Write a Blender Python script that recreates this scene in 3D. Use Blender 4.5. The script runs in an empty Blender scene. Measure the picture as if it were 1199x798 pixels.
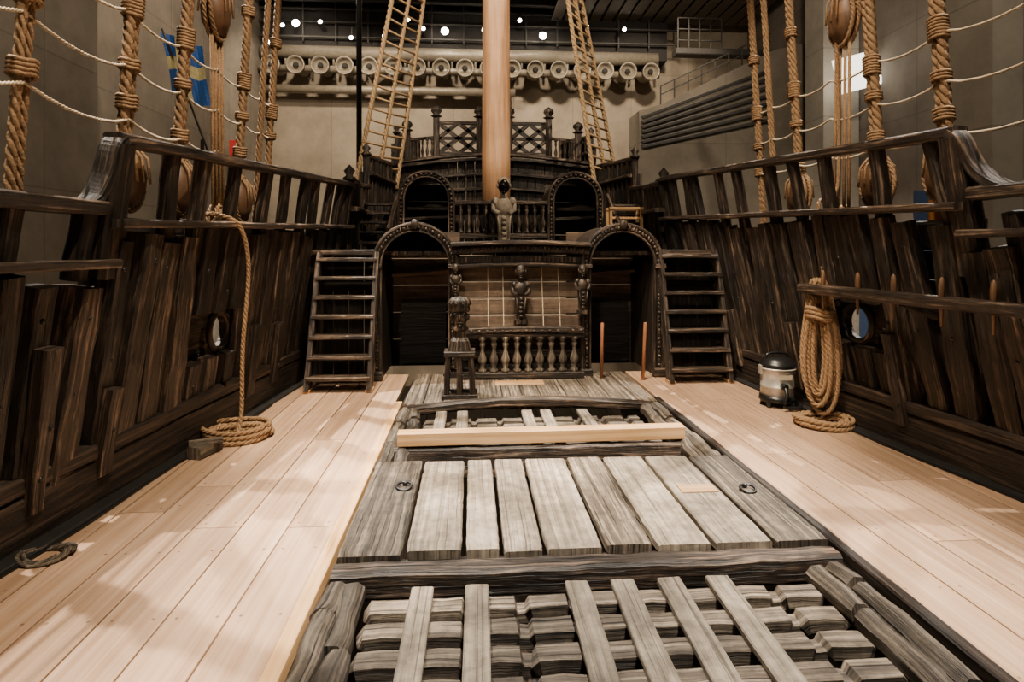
import bpy, bmesh, math, random
from mathutils import Vector, Matrix, noise
R = random.Random(11)
V = Vector
# world: X = starboard(+)/port(-) seen looking aft, Y = aft, Z = up, ship deck at Z=0, metres

# ------------------------------------------------------------------ mesh builder
def rect(w, h, c=None):
    c = min(w, h) * .14 if c is None else c
    a, b = w / 2, h / 2
    return [(-a + c, -b), (a - c, -b), (a, -b + c), (a, b - c), (a - c, b), (-a + c, b), (-a, b - c), (-a, -b + c)]
def circ(r, n=8):
    return [(r * math.cos(2 * math.pi * i / n), r * math.sin(2 * math.pi * i / n)) for i in range(n)]

class MB:
    def __init__(s):
        s.v = []; s.f = []; s.uv = []; s.t = []; s.m = []; s.sm = []
    def face(s, idx, uvs, t, m, sm):
        s.f.append(idx); s.uv.extend(uvs); s.t.extend([t] * len(idx)); s.m.append(m); s.sm.append(sm)
    def sweep(s, path, sec, up=(0, 0, 1), m=0, tint=None, amp=0, freq=5, scales=None, closed=False, cap=True, sm=False):
        path = [V(p) for p in path]; up = V(up); n = len(path); k = len(sec)
        if tint is None: tint = R.uniform(.7, 1.25)
        ou, ov = R.uniform(0, 50), R.uniform(0, 50)
        base = len(s.v); L = 0; Ls = []
        per = [0]
        for j in range(k):
            a = sec[j]; b = sec[(j + 1) % k]
            per.append(per[-1] + math.hypot(a[0] - b[0], a[1] - b[1]))
        off = V((R.uniform(0, 99), R.uniform(0, 99), R.uniform(0, 99)))
        for i, p in enumerate(path):
            if closed: t = path[(i + 1) % n] - path[i - 1]
            else: t = path[min(i + 1, n - 1)] - path[max(i - 1, 0)]
            t.normalize()
            side = t.cross(up)
            if side.length < 1e-4: side = t.cross(V((1, .1, 0)))
            side.normalize(); u2 = side.cross(t)
            if i: L += (p - path[i - 1]).length
            Ls.append(L)
            sc = scales[i] if scales else 1
            for a, b in sec:
                q = p + side * (a * sc) + u2 * (b * sc)
                if amp: q = q + noise.noise_vector(q * freq + off) * amp
                s.v.append(q)
        rng = n if closed else n - 1
        for i in range(rng):
            i2 = (i + 1) % n
            l2 = Ls[i2] if i2 else L + .1
            for j in range(k):
                j2 = (j + 1) % k
                s.face((base + i * k + j, base + i * k + j2, base + i2 * k + j2, base + i2 * k + j),
                       [(Ls[i] + ou, per[j] + ov), (Ls[i] + ou, per[j + 1] + ov), (l2 + ou, per[j + 1] + ov), (l2 + ou, per[j] + ov)], tint, m, sm)
        if cap and not closed:
            for i in (0, n - 1):
                s.face(tuple(base + i * k + j for j in range(k)), [(ou + b * .3, ov + a) for a, b in sec], tint * .9, m, False)
    def beam(s, p0, p1, w, h, up=(0, 0, 1), m=0, tint=None, amp=0, seg=1, c=None, bow=0, freq=5):
        p0, p1 = V(p0), V(p1)
        pts = []
        for i in range(seg + 1):
            f = i / seg
            q = p0.lerp(p1, f); q.z += bow * 4 * f * (1 - f); pts.append(q)
        s.sweep(pts, rect(w, h, c), up, m, tint, amp, freq)
    def lathe(s, base, prof, n=10, m=0, tint=None, axis=(0, 0, 1), sm=True):
        ax = V(axis).normalized(); b = V(base)
        if tint is None: tint = R.uniform(.8, 1.2)
        up = V((0, 1, 0)) if abs(ax.y) < .9 else V((1, 0, 0))
        e1 = ax.cross(up).normalized(); e2 = e1.cross(ax)
        st = len(s.v); o = R.uniform(0, 50)
        for r, z in prof:
            for j in range(n):
                a = 2 * math.pi * j / n
                s.v.append(b + ax * z + e1 * (r * math.cos(a)) + e2 * (r * math.sin(a)))
        for i in range(len(prof) - 1):
            for j in range(n):
                j2 = (j + 1) % n
                rr = max(.05, prof[0][0]) * 6.28
                u0, u1 = j / n * rr, (j + 1) / n * rr
                s.face((st + i * n + j, st + i * n + j2, st + (i + 1) * n + j2, st + (i + 1) * n + j),
                       [(prof[i][1] + o, u0), (prof[i][1] + o, u1), (prof[i + 1][1] + o, u1), (prof[i + 1][1] + o, u0)], tint, m, sm)
        for i in (0, len(prof) - 1):
            if prof[i][0] > 1e-3:
                s.face(tuple(st + i * n + j for j in range(n)), [(o, j * .1) for j in range(n)], tint, m, False)
    def ell(s, c, r, m=0, n=10, k=7, tint=1):
        c = V(c); st = len(s.v); o = R.uniform(0, 50)
        if not hasattr(r, '__len__'): r = (r, r, r)
        for i in range(k + 1):
            th = math.pi * i / k * .998 + .001
            for j in range(n):
                a = 2 * math.pi * j / n
                s.v.append(c + V((r[0] * math.sin(th) * math.cos(a), r[1] * math.sin(th) * math.sin(a), r[2] * math.cos(th))))
        for i in range(k):
            for j in range(n):
                j2 = (j + 1) % n
                s.face((st + i * n + j, st + i * n + j2, st + (i + 1) * n + j2, st + (i + 1) * n + j), [(o + i * .1, j * .1)] * 4, tint, m, True)
    def quad(s, pts, m=0, tint=1, uvs=None):
        st = len(s.v); s.v.extend([V(p) for p in pts])
        if uvs is None:
            a = V(pts[0]); e = (V(pts[1]) - a); e2 = V(pts[-1]) - a
            uvs = []
            for p in pts:
                d = V(p) - a
                uvs.append((d.dot(e.normalized()), d.dot(e2.normalized())))
        s.face(tuple(range(st, st + len(pts))), uvs, tint, m, False)
    def build(s, name, mats, parent=None, recalc=True):
        me = bpy.data.meshes.new(name)
        lo = V((min(v.x for v in s.v), min(v.y for v in s.v), min(v.z for v in s.v)))
        hi = V((max(v.x for v in s.v), max(v.y for v in s.v), max(v.z for v in s.v)))
        c = (lo + hi) / 2; c.z = lo.z
        if parent: c = V((0, 0, 0))
        me.from_pydata([tuple(v - c) for v in s.v], [], s.f)
        me.uv_layers.new(name='UVMap')
        me.color_attributes.new(name='tint', type='FLOAT_COLOR', domain='CORNER')
        fl = []
        for u in s.uv: fl.extend(u)
        me.uv_layers['UVMap'].data.foreach_set('uv', fl)
        fl = []
        for t in s.t: fl.extend((t, t, t, 1))
        me.color_attributes['tint'].data.foreach_set('color', fl)
        me.polygons.foreach_set('material_index', s.m)
        me.polygons.foreach_set('use_smooth', s.sm)
        for mt in mats: me.materials.append(mt)
        if recalc:
            bm = bmesh.new(); bm.from_mesh(me)
            bmesh.ops.recalc_face_normals(bm, faces=bm.faces[:]); bm.to_mesh(me); bm.free()
        o = bpy.data.objects.new(name, me); o.location = c
        bpy.context.scene.collection.objects.link(o)
        if parent: o.parent = parent
        return o
def group(name):
    e = bpy.data.objects.new(name, None); e.empty_display_size = .2
    bpy.context.scene.collection.objects.link(e); return e

def catmull(pts, n=6):
    pts = [V(p) for p in pts]; out = []
    P = [pts[0] * 2 - pts[1]] + pts + [pts[-1] * 2 - pts[-2]]
    for i in range(1, len(P) - 2):
        for j in range(n):
            t = j / n; a, b, c, d = P[i - 1], P[i], P[i + 1], P[i + 2]
            out.append(.5 * ((2 * b) + (c - a) * t + (2 * a - 5 * b + 4 * c - d) * t * t + (3 * b - a - 3 * c + d) * t ** 3))
    out.append(pts[-1]); return out
def resample(pts, step):
    out = [pts[0]]
    for a, b in zip(pts[:-1], pts[1:]):
        L = (b - a).length
        n = max(1, int(round(L / step)))
        for j in range(1, n + 1): out.append(a.lerp(b, j / n))
    return out
def rope(mb, pts, r, up=None, m=0, pitch=None, tint=1, strands=3):
    pts = [V(p) for p in pts]
    pitch = pitch or r * 7
    P = resample(pts, pitch / 8)
    if up is None:
        t = (pts[-1] - pts[0]); up = V((0, 1, 0)) if abs(t.z) > max(abs(t.x), abs(t.y)) else V((0, 0, 1))
    up = V(up); L = 0; S = [[] for _ in range(strands)]
    for i, p in enumerate(P):
        t = (P[min(i + 1, len(P) - 1)] - P[max(i - 1, 0)]).normalized()
        a = t.cross(up)
        if a.length < 1e-4: a = t.cross(V((1, 0, .1)))
        a.normalize(); b = a.cross(t)
        if i: L += (p - P[i - 1]).length
        for k in range(strands):
            ph = 2 * math.pi * (L / pitch + k / strands)
            S[k].append(p + (a * math.cos(ph) + b * math.sin(ph)) * r * .5)
    for k in range(strands):
        mb.sweep(S[k], circ(r * .56, 6), up, m, tint * R.uniform(.85, 1.1), sm=True)

# ------------------------------------------------------------------ materials
def newmat(name):
    m = bpy.data.materials.new(name); m.use_nodes = True
    nt = m.node_tree; b = nt.nodes['Principled BSDF']; return m, nt, b
def wood(name, dark, mid, light, rough=.7, bump=.4, along=1.3, across=16, patch=(.55, 1.35), spec=.4, pscale=1.3, stops=(.3, .5, .72), crack=0, mottle=0):
    m, nt, b = newmat(name); N = nt.nodes; l = nt.links.new
    tc = N.new('ShaderNodeTexCoord'); mp = N.new('ShaderNodeMapping'); mp.inputs['Scale'].default_value = (along, across, 1)
    l(tc.outputs['UV'], mp.inputs[0])
    n1 = N.new('ShaderNodeTexNoise'); n1.inputs['Scale'].default_value = 1; n1.inputs['Detail'].default_value = 8; n1.inputs['Roughness'].default_value = .65; n1.inputs['Distortion'].default_value = .4
    l(mp.outputs[0], n1.inputs['Vector'])
    cr = N.new('ShaderNodeValToRGB'); e = cr.color_ramp.elements
    e[0].position = stops[0]; e[0].color = (*dark, 1); e[1].position = stops[2]; e[1].color = (*light, 1)
    x = e.new(stops[1]); x.color = (*mid, 1)
    l(n1.outputs[0], cr.inputs[0])
    n2 = N.new('ShaderNodeTexNoise'); n2.inputs['Scale'].default_value = pscale; n2.inputs['Detail'].default_value = 5
    l(tc.outputs['Object'], n2.inputs['Vector'])
    mr = N.new('ShaderNodeMapRange'); mr.inputs[1].default_value = .3; mr.inputs[2].default_value = .7
    mr.inputs[3].default_value = patch[0]; mr.inputs[4].default_value = patch[1]
    l(n2.outputs[0], mr.inputs[0])
    at = N.new('ShaderNodeAttribute'); at.attribute_name = 'tint'
    mu = N.new('ShaderNodeMath'); mu.operation = 'MULTIPLY'; l(mr.outputs[0], mu.inputs[0]); l(at.outputs['Fac'], mu.inputs[1])
    last = mu.outputs[0]; hgt = n1.outputs[0]
    if mottle:
        n4 = N.new('ShaderNodeTexNoise'); n4.inputs['Scale'].default_value = 14; n4.inputs['Detail'].default_value = 8; n4.inputs['Roughness'].default_value = .7
        l(tc.outputs['Object'], n4.inputs['Vector'])
        m4 = N.new('ShaderNodeMapRange'); m4.inputs[1].default_value = .35; m4.inputs[2].default_value = .6; m4.inputs[3].default_value = 1 - mottle; m4.inputs[4].default_value = 1.08
        l(n4.outputs[0], m4.inputs[0])
        mu4 = N.new('ShaderNodeMath'); mu4.operation = 'MULTIPLY'; l(last, mu4.inputs[0]); l(m4.outputs[0], mu4.inputs[1]); last = mu4.outputs[0]
    if crack:
        mp2 = N.new('ShaderNodeMapping'); mp2.inputs['Scale'].default_value = (along * .9, across * 2.6, 1); mp2.inputs['Location'].default_value = (7, 3, 0)
        l(tc.outputs['UV'], mp2.inputs[0])
        n3 = N.new('ShaderNodeTexNoise'); n3.inputs['Scale'].default_value = 1; n3.inputs['Detail'].default_value = 3; n3.inputs['Distortion'].default_value = .3
        l(mp2.outputs[0], n3.inputs['Vector'])
        m3 = N.new('ShaderNodeMapRange'); m3.inputs[1].default_value = .34; m3.inputs[2].default_value = .40; m3.inputs[3].default_value = 1 - crack; m3.inputs[4].default_value = 1
        l(n3.outputs[0], m3.inputs[0])
        mu2 = N.new('ShaderNodeMath'); mu2.operation = 'MULTIPLY'; l(last, mu2.inputs[0]); l(m3.outputs[0], mu2.inputs[1]); last = mu2.outputs[0]
        ad = N.new('ShaderNodeMath'); ad.operation = 'ADD'; l(n1.outputs[0], ad.inputs[0]); l(m3.outputs[0], ad.inputs[1]); hgt = ad.outputs[0]
    mx = N.new('ShaderNodeMix'); mx.data_type = 'RGBA'; mx.blend_type = 'MULTIPLY'; mx.inputs[0].default_value = 1
    l(cr.outputs[0], mx.inputs[6]); l(last, mx.inputs[7]); l(mx.outputs[2], b.inputs['Base Color'])
    b.inputs['Roughness'].default_value = rough
    b.inputs['Specular IOR Level'].default_value = spec
    bp = N.new('ShaderNodeBump'); bp.inputs['Strength'].default_value = bump; bp.inputs['Distance'].default_value = .015
    l(hgt, bp.inputs['Height']); l(bp.outputs[0], b.inputs['Normal'])
    return m
def plain(name, col, rough=.6, metal=0, noise_amt=.15, nscale=8, bump=0, emis=0):
    m, nt, b = newmat(name); N = nt.nodes; l = nt.links.new
    tc = N.new('ShaderNodeTexCoord'); n = N.new('ShaderNodeTexNoise'); n.inputs['Scale'].default_value = nscale; n.inputs['Detail'].default_value = 6
    l(tc.outputs['Object'], n.inputs['Vector'])
    mr = N.new('ShaderNodeMapRange'); mr.inputs[1].default_value = .3; mr.inputs[2].default_value = .7; mr.inputs[3].default_value = 1 - noise_amt; mr.inputs[4].default_value = 1 + noise_amt
    l(n.outputs[0], mr.inputs[0])
    mx = N.new('ShaderNodeMix'); mx.data_type = 'RGBA'; mx.blend_type = 'MULTIPLY'; mx.inputs[0].default_value = 1
    mx.inputs[6].default_value = (*col, 1); l(mr.outputs[0], mx.inputs[7]); l(mx.outputs[2], b.inputs['Base Color'])
    b.inputs['Roughness'].default_value = rough; b.inputs['Metallic'].default_value = metal
    if bump:
        bp = N.new('ShaderNodeBump'); bp.inputs['Strength'].default_value = bump; bp.inputs['Distance'].default_value = .02
        l(n.outputs[0], bp.inputs['Height']); l(bp.outputs[0], b.inputs['Normal'])
    if emis:
        b.inputs['Emission Color'].default_value = (*col, 1); b.inputs['Emission Strength'].default_value = emis
    return m
def concrete(name, col, sx, sz, axis):
    """board-marked concrete with form-panel joints; axis 'X' or 'Y' is the horizontal run"""
    m, nt, b = newmat(name); N = nt.nodes; l = nt.links.new
    tc = N.new('ShaderNodeTexCoord'); sp = N.new('ShaderNodeSeparateXYZ'); l(tc.outputs['Object'], sp.inputs[0])
    cb = N.new('ShaderNodeCombineXYZ'); l(sp.outputs[axis], cb.inputs['X']); l(sp.outputs['Z'], cb.inputs['Y'])
    br = N.new('ShaderNodeTexBrick'); br.offset = 0; br.inputs['Scale'].default_value = 1
    br.inputs['Brick Width'].default_value = sx; br.inputs['Row Height'].default_value = sz; br.inputs['Mortar Size'].default_value = .02
    br.inputs['Color1'].default_value = (*[c * .92 for c in col], 1); br.inputs['Color2'].default_value = (*[c * 1.06 for c in col], 1)
    br.inputs['Mortar'].default_value = (*[c * .75 for c in col], 1)
    l(cb.outputs[0], br.inputs['Vector'])
    n = N.new('ShaderNodeTexNoise'); n.inputs['Scale'].default_value = .6; n.inputs['Detail'].default_value = 9; n.inputs['Roughness'].default_value = .7
    l(tc.outputs['Object'], n.inputs['Vector'])
    mr = N.new('ShaderNodeMapRange'); mr.inputs[1].default_value = .3; mr.inputs[2].default_value = .7; mr.inputs[3].default_value = .7; mr.inputs[4].default_value = 1.25
    l(n.outputs[0], mr.inputs[0])
    mx = N.new('ShaderNodeMix'); mx.data_type = 'RGBA'; mx.blend_type = 'MULTIPLY'; mx.inputs[0].default_value = 1
    l(br.outputs[0], mx.inputs[6]); l(mr.outputs[0], mx.inputs[7]); l(mx.outputs[2], b.inputs['Base Color'])
    b.inputs['Roughness'].default_value = .9
    return m

M_oak = wood('black_oak', (.003, .002, .0016), (.014, .009, .006), (.075, .047, .030), rough=.55, bump=.9, along=1.5, across=26, crack=.85)
M_oak2 = wood('black_oak_worn', (.004, .003, .0024), (.027, .0175, .0115), (.23, .155, .105), rough=.52, bump=1.0, along=1.6, across=26, crack=.9, mottle=.5, patch=(.45, 1.5), stops=(.32, .52, .72))
M_grey = wood('weathered_grey_oak', (.022, .017, .012), (.11, .083, .058), (.36, .29, .21), rough=.75, bump=.9, along=1.1, across=30, stops=(.3, .5, .72), crack=.8, mottle=.45)
M_pale = wood('pale_weathered_board', (.11, .083, .058), (.26, .207, .15), (.44, .37, .28), rough=.75, bump=.6, along=.8, across=30, patch=(.5, 1.2), pscale=3, stops=(.27, .47, .72), crack=.55, mottle=.4)
M_deck = wood('new_pine_deck', (.35, .205, .118), (.46, .29, .18), (.56, .385, .26), rough=.27, bump=.05, along=.6, across=24, patch=(.82, 1.15), spec=.5, stops=(.3, .5, .7))
M_pine = wood('fresh_pine', (.36, .18, .07), (.56, .32, .14), (.70, .45, .23), rough=.5, bump=.12, along=.8, across=20, patch=(.85, 1.15))
M_mast = wood('mast_pine', (.33, .155, .07), (.50, .27, .135), (.64, .39, .22), rough=.5, bump=.2, along=.4, across=9, patch=(.8, 1.15))
M_panel = wood('brown_panel', (.04, .026, .017), (.10, .066, .043), (.17, .118, .08), rough=.6, bump=.4, along=.9, across=10, crack=.4, mottle=.3)
M_rope = plain('hemp_rope', (.25, .145, .068), rough=.85, noise_amt=.35, nscale=60, bump=.5)
M_ropel = plain('light_manila_rope', (.34, .22, .11), rough=.85, noise_amt=.3, nscale=60, bump=.5)
M_cord = plain('cream_cord', (.50, .40, .27), rough=.8, noise_amt=.1, nscale=60)
M_black = plain('black_iron', (.012, .012, .012), rough=.35, metal=.3)
M_tar = plain('tarred_black', (.008, .007, .006), rough=.6, noise_amt=.4)
M_steel = plain('brushed_steel', (.50, .47, .42), rough=.35, metal=.45, noise_amt=.3)
M_bronze = plain('dark_bronze', (.02, .016, .012), rough=.15, metal=.7)
M_block = wood('block_wood', (.04, .02, .01), (.12, .06, .028), (.24, .13, .06), rough=.5, bump=.3)

# ------------------------------------------------------------------ hull geometry
KS = {-1: .14, 1: .18}
def hb(Y): return 3.3 - .083 * (Y - 3.8)
def hx(s, Y, Z, off=0):
    a = hb(Y) - KS[s] * Z
    if Y > 9:
        f = min(1, (Y - 9) / 2.2); a = a * (1 - f) + 2.75 * f
        if Y > 14: a = 2.75 - (Y - 14) * .05
    return s * (a + off)

# ------------------------------------------------------------------ ship deck
deck = MB()
YA, YB = .3, 8.1
for s in (-1, 1):
    x = 1.47
    w = .285
    while x < 3.55:
        ylim = min(YB, 3.8 + (3.3 - (x - .02)) / .083)
        y = YA - R.uniform(0, 2)
        while y < ylim - .05:
            L = R.uniform(3.2, 5.2); y1 = min(y + L, ylim)
            y0 = max(y, YA)
            if y1 > y0 + .1:
                t = R.uniform(.78, 1.15)
                deck.beam((s * (x + w / 2), y0 + .003, -.025), (s * (x + w / 2), y1 - .003, -.025), w - .009, .05, m=0, tint=t, c=.003)
                yy = y0 + .06
                while yy < y1:
                    for dx in (-.09, .09):
                        deck.quad([(s * (x + w / 2) + dx + .009 * math.cos(a * math.pi / 3), yy + .009 * math.sin(a * math.pi / 3), .0006) for a in range(6)], m=0, tint=.55)
                    yy += .62
            y += L
        x += w
deck.quad([(-3.5, YA, -.07), (-1.5, YA, -.07), (-1.5, 8.1, -.07), (-3.0, 8.1, -.07)], m=1)
deck.quad([(3.5, YA, -.07), (1.5, YA, -.07), (1.5, 8.1, -.07), (3.0, 8.1, -.07)], m=1)
deck.beam((-1.43, YA, -.06), (-1.43, 6.6, -.06), .075, .16, m=2, tint=1.1, c=.004)
deck.beam((1.45, YA, -.05), (1.45, 6.6, -.05), .07, .15, m=3, amp=.01, seg=20)
deck.build('ship_deck', [M_deck, M_tar, M_pine, M_oak])
ld = MB()
for i in range(16):
    ld.beam((-3 + i * .4, .3, -2.0), (-3 + i * .4, 16, -2.0), .39, .06, m=0)
ld.build('lower_gun_deck', [M_oak])

# ------------------------------------------------------------------ hatch: near grating
def log(mb, p0, p1, w, h, m=0, seg=10, amp=.03, tint=None):
    mb.beam(p0, p1, w, h, m=m, amp=amp, seg=seg, c=min(w, h) * .3, freq=7, tint=tint)
def batten(mb, y, x0, x1, z, pitch, tint):
    """transverse grating ledge: one notched bar, narrow in the notches and broad at the raised cogs"""
    pts = []; sc = []
    x = x0
    while x < x1:
        L = pitch * .74
        for dx, q in ((0, .90), (.012, 1.08), (L * .5, 1.05 + R.uniform(-.05, .06)), (L - .012, 1.08), (L, .90), (pitch - .01, .86)):
            if x + dx < x1:
                pts.append((x + dx, y + R.uniform(-.004, .004), z + (.012 if q > 1 else -.010))); sc.append(q + R.uniform(-.03, .03))
        x += pitch
    mb.sweep(pts, rect(.100, .074, .007), (0, 0, 1), 0, tint, .006, 8, scales=sc)
g = MB()
for i in range(8):
    batten(g, 2.99 - .192 * i, -1.14, 1.16, -.12, .262, R.uniform(.75, 1.25))
for k in range(9):
    xx = -1.02 + k * .262
    log(g, (xx, 1.4, -.21), (xx, 3.1, -.21), .055, .08, m=1, amp=.01)
for xc_, w in ((-.90, .115), (-.62, .12), (-.10, .12), (.14, .12), (.39, .125), (.65, .125)):
    g.beam((xc_ - .012, 1.4, -.055), (xc_ + .01, 3.09, -.055), w, .035, m=2, amp=.004, seg=10, c=.006, tint=R.uniform(.65, .85))
for s in (-1, 1):
    for xo, zz, w in ((1.22, -.06, .12), (1.335, -.04, .11)):
        y = 1.4
        while y < 3.05:
            L = R.uniform(.45, .9); y2 = min(3.12, y + L)
            log(g, (s * xo + R.uniform(-.01, .01), y, zz), (s * xo + R.uniform(-.02, .02), y2 - .015, zz + R.uniform(-.02, .02)), w, .11, m=0, amp=.016, tint=R.uniform(.35, .75))
            y = y2
g.beam((-1.39, .3, -.3), (-1.39, 8, -.3), .05, .5, m=1)
g.beam((1.41, .3, -.3), (1.41, 8, -.3), .05, .5, m=1)
g.build('hatch_grating', [M_grey, M_oak, M_pale])

# cross coaming + cover
c = MB()
c.beam((-1.37, 3.2, -.06), (1.39, 3.2, -.06), .13, .15, m=1, amp=.010, seg=24, c=.02, tint=1.2)
c.beam((-1.37, 3.29, -.10), (1.39, 3.29, -.10), .09, .17, m=1, seg=10, amp=.01)
edges = [-1.37, -1.01, -.68, -.47, -.235, .10, .385, .715, 1.07, 1.40]
for i, (a, b) in enumerate(zip(edges[:-1], edges[1:])):
    outer = i in (0, 8)
    ya, yb = 3.26 + R.uniform(-.02, .03), 4.66 + R.uniform(-.03, .02)
    xm = (a + b) / 2; w = b - a - R.uniform(.010, .026)
    tint = .62 if outer else R.uniform(.8, 1.15)
    mi = 0 if outer or i in (5,) else 2
    if i == 5: tint = 1.2
    pts = [(xm, ya + (yb - ya) * k_ / 22, .02 + R.uniform(-.002, .002)) for k_ in range(23)]
    sc = [1 - abs(noise.noise(V((i * 7.1, k_ * .45, 0)))) * .05 - R.uniform(0, .008) for k_ in range(23)]; sc[0] = .95; sc[-1] = .97
    c.sweep(pts, rect(w, .055, .008), (0, 0, 1), mi, tint, .004, 11, scales=sc)
c.beam((.78, 4.0, .052), (1.03, 4.0, .052), .13, .008, m=3, c=.001, tint=.6)
c.build('hatch_cover', [M_grey, M_oak2, M_pale, M_pine])
for (x, y) in ((-1.1, 4.15), (1.24, 3.95)):
    r = MB()
    pts = [(x + .05 * math.cos(a * math.pi / 8), y + .05 * math.sin(a * math.pi / 8), .062 + .01 * math.sin(a * math.pi / 8)) for a in range(16)]
    r.sweep(pts, circ(.009, 6), closed=True, sm=True)
    r.ell((x, y + .05, .06), .018)
    r.build('iron_ring_bolt', [M_black])

# far grating
g = MB()
g.beam((-1.37, 5.1, -.12), (1.39, 5.1, -.12), .09, .26, m=1, amp=.012, seg=20, c=.015, tint=1.3)
for i in range(5):
    batten(g, 5.32 + .2 * i, -1.1, 1.12, -.11, .262, R.uniform(.5, .9))
for xc_ in (-.95, -.73, -.06, .14, .53):
    g.beam((xc_, 5.2, -.03), (xc_, 6.28, -.03), .11, .045, m=2, amp=.004, seg=6, c=.008, tint=R.uniform(.75, 1.0))
for s in (-1, 1):
    for xo, zz in ((1.21, -.04), (1.33, -.02)):
        y = 4.66
        while y < 6.25:
            L = R.uniform(.4, .8); y2 = min(6.3, y + L)
            log(g, (s * xo, y, zz), (s * xo + R.uniform(-.02, .02), y2 - .015, zz + R.uniform(-.02, .02)), .11, .12, m=0, amp=.02, tint=R.uniform(.4, .8))
            y = y2
pts = [(-1.37 + 2.76 * i / 16, 6.36, -.03 + .09 * math.sin(math.pi * i / 16)) for i in range(17)]
g.sweep(pts, rect(.12, .1, .02), (0, 0, 1), 1, 1.5, .008)
g.build('hatch_grating', [M_grey, M_oak2, M_pale])
nb = MB()
nb.beam((-1.26, 5.12, .085), (1.22, 5.16, .085), .13, .11, m=0, c=.006, tint=.9)
nb.build('new_pine_beam', [M_pine])
pl = MB()
x = -1.37
while x < 1.38:
    w = R.uniform(.2, .34); x2 = min(1.40, x + w)
    pl.beam(((x + x2) / 2, 6.4, .0), ((x + x2) / 2, 7.95, .0), x2 - x - .012, .06, m=0, amp=.003, seg=10, c=.008, tint=R.uniform(.95, 1.5))
    x = x2
pl.beam((-.35, 7.35, .034), (.25, 7.35, .034), .22, .012, m=1, c=.001, tint=.8)
pl.build('deck_hatch_platform', [M_grey, M_pine])

# ------------------------------------------------------------------ carved figures
def bust(mb, x, y, z, h, face=-1, m=0, mh=0, w=1.0):
    """herm/term figure: tapering pedestal, torso, shoulders, head looking toward -Y"""
    u = h / 8.0
    mb.sweep([(x, y, z), (x, y, z + u * .5), (x, y, z + u * .55), (x, y, z + u * 3.6)], rect(u * 1.5 * w, u * 1.3, u * .2), (0, 1, 0), m, 1, scales=[1.15, 1.15, .72, 1.0])
    for k in range(5):
        mb.ell((x, y - u * .62, z + u * (1.0 + k * .55)), (u * .28 * w, u * .22, u * .24), m)
    mb.ell((x, y, z + u * 4.4), (u * .95 * w, u * .7, u * 1.15), m)
    for sx in (-1, 1):
        mb.ell((x + sx * u * .85 * w, y, z + u * 5.0), (u * .42, u * .45, u * .5), m)
        mb.sweep([(x + sx * u * 1.0 * w, y, z + u * 5.0), (x + sx * u * 1.1 * w, y - u * .1, z + u * 4.1), (x + sx * u * .45 * w, y - u * .65, z + u * 3.7)], circ(u * .27, 7), (0, 1, 0), m, 1, sm=True)
        mb.sweep([(x + sx * u * .62 * w, y - u * .55, z + u * 3.5), (x + sx * u * .5 * w, y - u * .6, z + u * 2.4), (x + sx * u * .42 * w, y - u * .55, z + u * 1.2)], circ(u * .12, 6), (0, 1, 0), m, 1.4, sm=True)
    mb.lathe((x, y, z + u * 5.3), [(u * .42, 0), (u * .33, u * .4), (u * .35, u * .7)], 9, m)
    c_ = z + u * 6.7
    mb.ell((x, y, c_), (u * .62, u * .7, u * .86), mh, 14, 10)
    mb.ell((x, y + u * .15, c_ + u * .28), (u * .70, u * .72, u * .72), m, 12, 8)
    mb.ell((x, y - u * .72, c_ - u * .08), (u * .11, u * .2, u * .24), mh)
    mb.ell((x, y - u * .60, c_ - u * .48), (u * .24, u * .14, u * .07), mh)
    mb.ell((x, y - u * .52, c_ - u * .75), (u * .24, u * .2, u * .16), mh)
    for sx in (-1, 1):
        mb.ell((x + sx * u * .25, y - u * .60, c_ + u * .06), (u * .12, u * .09, u * .08), mh)
        mb.ell((x + sx * u * .26, y - u * .62, c_ + u * .22), (u * .2, u * .1, u * .06), mh)
        mb.ell((x + sx * u * .66, y, c_ - u * .02), (u * .12, u * .2, u * .26), m)

# knighthead bitt at port side of platform
k = MB()
bx, by = -.77, 6.75
k.beam((bx - .2, by, .05), (bx + .2, by, .05), .3, .06, m=0)
for dx in (-.145, 0, .145):
    for dy in (-.1, .1):
        k.beam((bx + dx, by + dy, .05), (bx + dx * .85, by + dy * .85, .50), .065, .075, up=(0, 1, 0), m=0, tint=1.0, amp=.006, seg=5)
k.beam((bx - .18, by, .30), (bx + .18, by, .30), .24, .035, m=0)
k.beam((bx - .17, by, .52), (bx + .17, by, .52), .27, .06, m=0, tint=1.3)
k.sweep([(bx, by, .55), (bx, by, .66), (bx, by, .70), (bx, by, .78)], rect(.26, .24, .05), (0, 1, 0), 0, 1.0, scales=[1, .8, .55, .6])
k.lathe((bx, by, .76), [(.07, 0), (.10, .03), (.075, .06), (.07, .10)], 12, 0)
k.ell((bx, by, .92), (.09, .10, .12), 0, 14, 10)
k.ell((bx, by - .1, .92), (.018, .03, .035), 0)
k.ell((bx, by - .085, .865), (.035, .02, .011), 0); k.ell((bx, by - .075, .83), (.035, .03, .024), 0)
for sx in (-1, 1):
    k.ell((bx + sx * .036, by - .085, .945), (.018, .014, .012), 0); k.ell((bx + sx * .092, by, .92), (.02, .03, .04), 0)
    k.ell((bx + sx * .04, by - .088, .968), (.03, .014, .009), 0)
k.lathe((bx, by, .98), [(.105, 0), (.12, .03), (.11, .06), (.125, .09), (.125, .13), (.09, .16), (.0, .175)], 14, 0)
for a in range(10):
    aa = a * math.pi / 5
    k.ell((bx + .115 * math.cos(aa), by + .115 * math.sin(aa), 1.075), .022, 0, 7, 5)
k.build('carved_knighthead_post', [M_oak2])

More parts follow.
